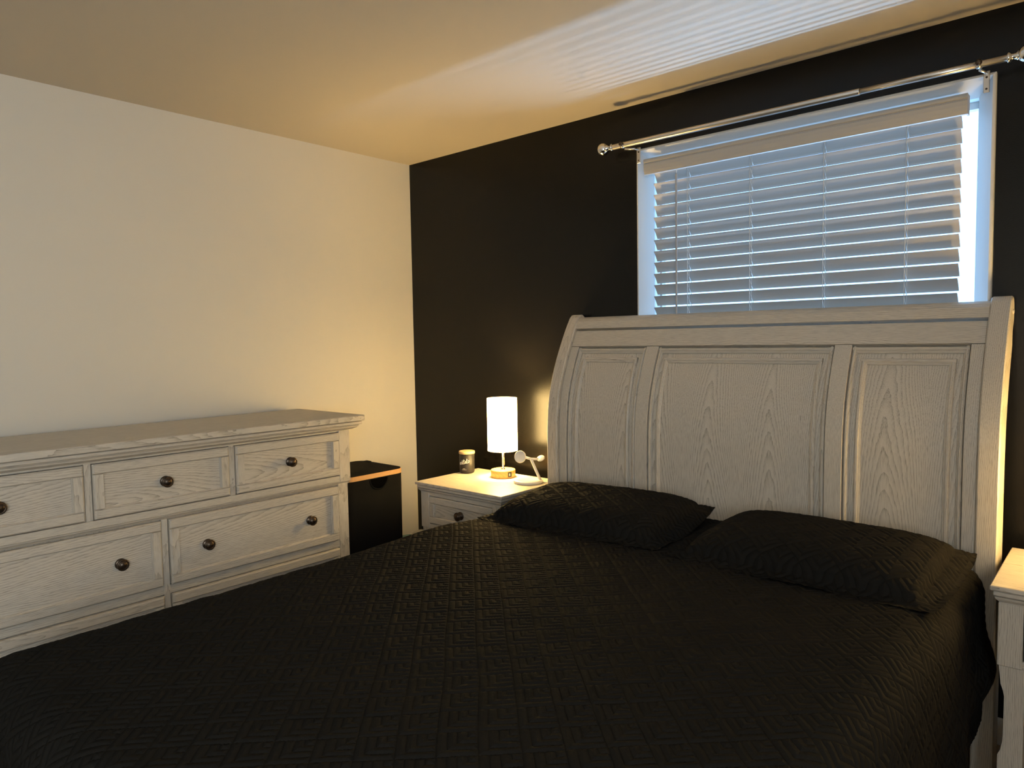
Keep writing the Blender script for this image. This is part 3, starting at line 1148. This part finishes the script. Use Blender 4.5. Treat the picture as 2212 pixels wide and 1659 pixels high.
def lumpy(name, cx, cyy, z0, hx, hy, hz, mat, label, cat, seed, wave=.16, n=40):
    uu = np.linspace(0, 2 * np.pi, n * 2)
    vv = np.linspace(0, np.pi, n)
    U, V = np.meshgrid(uu, vv, indexing='ij')
    sx = np.sign(np.cos(U)) * np.abs(np.cos(U)) ** .7
    sy = np.sign(np.sin(U)) * np.abs(np.sin(U)) ** .7
    sv = np.abs(np.sin(V)) ** .6
    cv = np.sign(np.cos(V)) * np.abs(np.cos(V)) ** .8
    x, y, z = sx * sv, sy * sv, cv
    r = 1 + wave * smooth_noise(x * 2 + z, y * 2 - z, seed, 3.0) * np.sin(V)
    P = np.stack([cx + hx * x * r, cyy + hy * y * r, z0 + hz + hz * np.maximum(z * (1 + wave * .6 * smooth_noise(x, y, seed + 1, 4) * np.sin(V)), -1)], 2)
    P[-1] = P[0]
    return tag(grid_mesh(name, P, mat), label, cat)


lumpy("folded_clothes", 3.13, -.31, .1735, .125, .12, .075, M_NAVY, "dark navy clothes bundled on the right nightstand's lower shelf", "clothes", 3)
tag(mk("drawstring", G().tube([(3.02 + .01 * i, -.435 - .004 * math.sin(i), .245 + .012 * math.sin(i * .7) + .006 * i) for i in range(9)], .0028, 6), M_PRINT),
    "white drawstring lying on the navy clothes bundle", "cord")
lumpy("red_sock", 3.065, -.468, .1735, .045, .022, .02, M_RED, "small red cloth at the front of the right nightstand shelf", "cloth", 9)

# ------------------------------------------------------------------ lamps
NT = .6905


def lamp(x, y, label, group, bulb_w):
    root = thing("table_lamp", (x, y, NT), label, "lamp", group)
    base = mk("base", G().lathe([(.058, 0), (.0605, .0015), (.0605, .034), (.059, .0365), (.0575, .037)], c=(x, y, NT), n=48), M_LAMPWOOD, root)
    base.data.polygons.foreach_set("use_smooth", [len(p.vertices) == 4 for p in base.data.polygons])
    # port plate set into the front of the base
    a = math.atan2(CAMY - y, CAMX - x) + math.radians(32)
    px, py = x + .0612 * math.cos(a), y + .0612 * math.sin(a)
    tx, ty = -math.sin(a), math.cos(a)

    def plate(w, h, zc, o0, o1, sh=0.0):
        g = G()
        ring = []
        for o in (o0, o1):
            ring.append([(px + tx * (sh + sx_ * w) + math.cos(a) * o, py + ty * (sh + sx_ * w) + math.sin(a) * o, NT + zc + sz_ * h) for (sx_, sz_) in ((-1, -1), (1, -1), (1, 1), (-1, 1))])
        return g.sweep(ring)
    pl = mk("port_plate", plate(.0095, .012, .019, -.003, .0012), M_BLACKPL, base)
    mk("usb_port", plate(.0028, .006, .019, .0004, .0018, -.002), M_PRINT, pl)
    mk("stem", G().lathe([(.011, .036), (.011, .040), (.006, .043), (.0055, .16), (.0055, .30)], c=(x, y, NT), n=16), M_CHROME, root)
    mk("pull_chain", G().tube([(x + .012, y - .004, NT + .165), (x + .0125, y - .004, NT + .06)], .0013, 6), M_CHROME, root)
    r, z0, z1 = .0735, NT + .130, NT + .388
    sh = G()
    n = 48
    prof = [(r, z0), (r, z1), (r - .002, z1), (r - .002, z0)]
    rings = [[(x + rr_ * math.cos(2 * math.pi * k / n), y + rr_ * math.sin(2 * math.pi * k / n), zz) for k in range(n)] for (rr_, zz) in prof]
    sh.sweep(rings, smooth=False, caps=False)
    sh.sweep([rings[3], rings[0]], smooth=False, caps=False)
    so = mk("lamp_shade", sh, M_SHADE, root)
    for p in so.data.polygons:
        p.use_smooth = abs(p.normal.z) < .5
    for zz in (z0 + .001, z1 - .001):
        mk("shade_rim", G().tube([(x + (r + .0004) * math.cos(2 * math.pi * k / n), y + (r + .0004) * math.sin(2 * math.pi * k / n), zz) for k in range(n + 1)], .0009, 6), M_PRINT, so)
    mk("spider", G().tube([(x - r, y, z1 - .02), (x + r, y, z1 - .02)], .0012, 6).tube([(x, y - r, z1 - .02), (x, y + r, z1 - .02)], .0012, 6), M_CHROME, so)
    ld = bpy.data.lights.new("bulb_light", 'POINT')
    ld.energy = bulb_w
    ld.color = LAMP_COL
    ld.shadow_soft_size = .032
    lo = bpy.data.objects.new("bulb_light", ld)
    COL.objects.link(lo)
    lo.location = (0, 0, .300)
    lo.parent = root
    return root


CAMX, CAMY = 3.197, -2.759
BULB_W = 35.0
lamp(.868, -.195, "lit cylinder-shade table lamp with round wooden base beside the jar", "bedside lamps", BULB_W)
lamp(3.235, -.270, "lit table lamp on the right nightstand, out of view past the frame", "bedside lamps", BULB_W * .18)

# ------------------------------------------------------------------ candle jar
jx, jy = .648, -.225
jr = thing("candle_jar", (jx, jy, NT), "charcoal candle jar with pale wooden lid and white lettering", "candle")
jar = mk("jar", G().lathe([(.028, 0), (.034, .002), (.0375, .008), (.0382, .016), (.0388, .098)], c=(jx, jy, NT), n=40), M_JAR, jr)
mk("lid", G().lathe([(.038, .098), (.0405, .099), (.0408, .101), (.0408, .110), (.039, .112)], c=(jx, jy, NT), n=40), M_LIDWOOD, jr)
ja = math.atan2(CAMY - jy, CAMX - jx)


def on_jar(u, z, o=.0006):
    """u metres along the surface, 0 = towards the camera, + to the right"""
    r_ = .0384 + o
    a = ja + u / r_
    return (jx + r_ * math.cos(a), jy + r_ * math.sin(a), NT + z)


def strokes(list_of, r_, sx, sz, u0, z0, slope=0.0):
    g = G()
    for st_ in list_of:
        pts = []
        for i in range(len(st_) - 1):
            for k in range(4):
                f_ = k / 4
                pts.append((st_[i][0] + (st_[i + 1][0] - st_[i][0]) * f_, st_[i][1] + (st_[i + 1][1] - st_[i][1]) * f_))
        pts.append(st_[-1])
        g.tube([on_jar(u0 + px * sx, z0 + pz * sz + px * slope) for (px, pz) in pts], r_, 5)
    return g


O_ = [(.5, .95), (.15, .8), (0, .45), (.12, .1), (.4, 0), (.68, .2), (.75, .55), (.6, .88), (.45, .98)]
C_ = [(.62, .8), (.4, .95), (.12, .75), (.02, .4), (.2, .05), (.45, .02), (.68, .25)]
K_ = [(.15, 1.7), (.1, 0.0)]
K2 = [(.6, .95), (.15, .45), (.6, -.15)]
T_ = [(.25, 1.8), (.2, .2), (.35, -.1), (.55, .1)]
T2 = [(-.1, 1.2), (.6, 1.3)]
A_ = [(.6, .9), (.25, .95), (.02, .5), (.15, .05), (.45, .15), (.62, .9), (.58, .2), (.75, 0)]
word = [(O_,), (C_,), (K_, K2), (T_, T2), (A_,), (T_, T2), (O_,)]
sts = []
xx = 0
for wch in word:
    for stt in wch:
        sts.append([(xx + a, b) for (a, b) in stt])
    xx += .74
mk("lettering", strokes(sts, .0013, .0106, .0125, -.0430, .045, .0024), M_PRINT, jar, label="white script lettering")
mk("small_print", strokes([[(k, 0), (k + .75, 0)] for k in range(3)], .0009, .0045, 1, -.0230, .0260), M_PRINT, jar)
mk("small_print", strokes([[(k, 0), (k + .8, 0)] for k in range(5)], .0007, .0052, 1, -.0290, .0205), M_PRINT, jar)

# ------------------------------------------------------------------ charging stand
qx, qy = 1.060, -.232
ch = thing("charging_stand", (qx, qy, NT), "white wireless charging stand with two round pads, beside the bedpost", "charger")
mk("base_pad", G().lathe([(.066, 0), (.0685, .0015), (.0685, .0115), (.066, .0135), (.042, .0135), (.041, .0128), (.0, .0128)], c=(qx, qy, NT), n=48, close=False), M_PLASTIC, ch)
R2 = Vector((.751, .661, 0))
U2 = Vector((0, 0, 1))
J = Vector((1.062, -.212, .800))
Bt = Vector((1.105, -.196, .700))
mk("stem", G().tube([Bt, Bt.lerp(J, .5), J], [.0068, .0066, .0062], 10), M_PLASTIC, ch)
La = J - R2 * .028 + U2 * .008
Ra = J + R2 * .034 - U2 * .002
mk("arm", G().tube([La, J, Ra], .0058, 10), M_PLASTIC, ch)
fd = Vector((.20, -.95, .22)).normalized()
pc = La - R2 * .018 + Vector((0, -.008, .004))
mk("phone_pad", G().lathe([(.026, -.008), (.0285, -.007), (.0295, -.001), (.0285, .003), (.0265, .004), (.0255, .0032), (.0, .0032)], c=pc, dirv=fd, n=36), M_PLASTIC, ch)
f2 = Vector((.05, -.55, .80)).normalized()
wc = Ra + R2 * .012 + U2 * .004
mk("watch_pad", G().lathe([(.014, -.006), (.0185, -.003), (.0195, .001), (.018, .004), (.0125, .0025), (.0105, .0045), (.0, .005)], c=wc, dirv=f2, n=30), M_PLASTIC, ch)
tag(mk("charging_cable", G().tube([(1.118, -.190, .6925), (1.150, -.175, .6925), (1.172, -.150, .685), (1.176, -.09, .66), (1.176, -.075, .40), (1.172, -.06, .1)], .0022, 6), M_PLASTIC), "thin white cable running from the charging stand behind the nightstand", "cable")

# ------------------------------------------------------------------ laundry hamper
hm = thing("laundry_hamper", (.225, -.612, 0), "black fabric laundry hamper with bamboo rim between dresser and corner", "hamper")
hx0, hx1, hy0, hy1, HZT = .035, .408, -.800, -.424, .720
rings = []
for (ins_, z) in ((.012, .0), (.006, .02), (.004, .30), (.003, .70)):
    rings.append([(x, y, z) for (x, y) in rounded_rect(hx0 + ins_, hx1 - ins_, hy0 + ins_, hy1 - ins_, .055)])
hb = mk("body", G().sweep(rings, smooth=False), M_BLACKFAB, hm)
for p in hb.data.polygons:
    p.use_smooth = len(p.vertices) == 4
rings = [[(x, y, z) for (x, y) in rounded_rect(hx0 + i_, hx1 - i_, hy0 + i_, hy1 - i_, .062)] for (i_, z) in ((.004, .697), (0, .698), (0, .7185), (.003, .7205), (.010, .7205))]
mk("bamboo_rim", G().sweep(rings, smooth=False), M_BAMBOO, hm)
rings = [[(x, y, z) for (x, y) in rounded_rect(hx0 + i_, hx1 - i_, hy0 + i_, hy1 - i_, .056)] for (i_, z) in ((.004, .7195), (.0045, .7222), (.012, .7235))]
ld_ = mk("lid", G().sweep(rings), M_BLACKFAB, hm)
mk("lid_tab", G().box(.09, .13, hy1 + -.03, hy1 - .006, .7232, .7265, .001), M_BLACKFAB, ld_)
hyc, hr = -.598, .052
half = [(hyc + hr * math.cos(a), .693 + hr * .98 * math.sin(a)) for a in np.linspace(math.pi, 2 * math.pi, 20)]
mk("handle_hole_shade", G().sweep([[(x, y, z) for (y, z) in half] for x in (hx1 - .006, hx1 - .0022)]), M_HOLE_SHADE, hb)  # no hole is cut: a black half-disc paints the dark inside it
mk("handle_binding", G().tube([(hx1 - .0025, hyc + (hr + .003) * math.cos(a), .693 + (hr + .003) * .98 * math.sin(a)) for a in np.linspace(math.pi, 2 * math.pi, 24)], .0035, 6), M_BLACKFAB, hb)

# ------------------------------------------------------------------ small things in the corner
lumpy("teal_blanket", .095, -.205, 0.0, .085, .17, .128, M_TEAL, "teal folded blanket on the floor in the corner behind the hamper", "blanket", 14, wave=.10)
lumpy("cream_pouch", .50, -.42, 0.0, .06, .07, .205, M_CREAM, "cream cloth bag standing left of the nightstand, mostly hidden by the bed", "bag", 5, wave=.12)

# ------------------------------------------------------------------ unseen window behind the camera, added to house the fill light
w2 = thing("added_fill_window", (RX, -3.40, RWZ0), "added window behind the camera, housing the fill light", "window")
del w2["category"]
del w2["label"]
w2["kind"] = "structure"
for (y0, y1, z0, z1) in ((RWY0 - .07, RWY0, RWZ0 - .07, RWZ1 + .07), (RWY1, RWY1 + .07, RWZ0 - .07, RWZ1 + .07), (RWY0, RWY1, RWZ1, RWZ1 + .07), (RWY0, RWY1, RWZ0 - .07, RWZ0)):
    mk("casing_board", G().box(RX - .018, RX, y0, y1, z0, z1, .003), M_TRIM, w2)
mk("added_roller_shade", G().box(RX + .045, RX + .05, RWY0, RWY1, RWZ0, RWZ1), M_TRIM, w2)

print("tris", sum(len(o.data.loop_triangles) or sum(len(p.vertices) - 2 for p in o.data.polygons) for o in bpy.data.objects if o.type == 'MESH'))
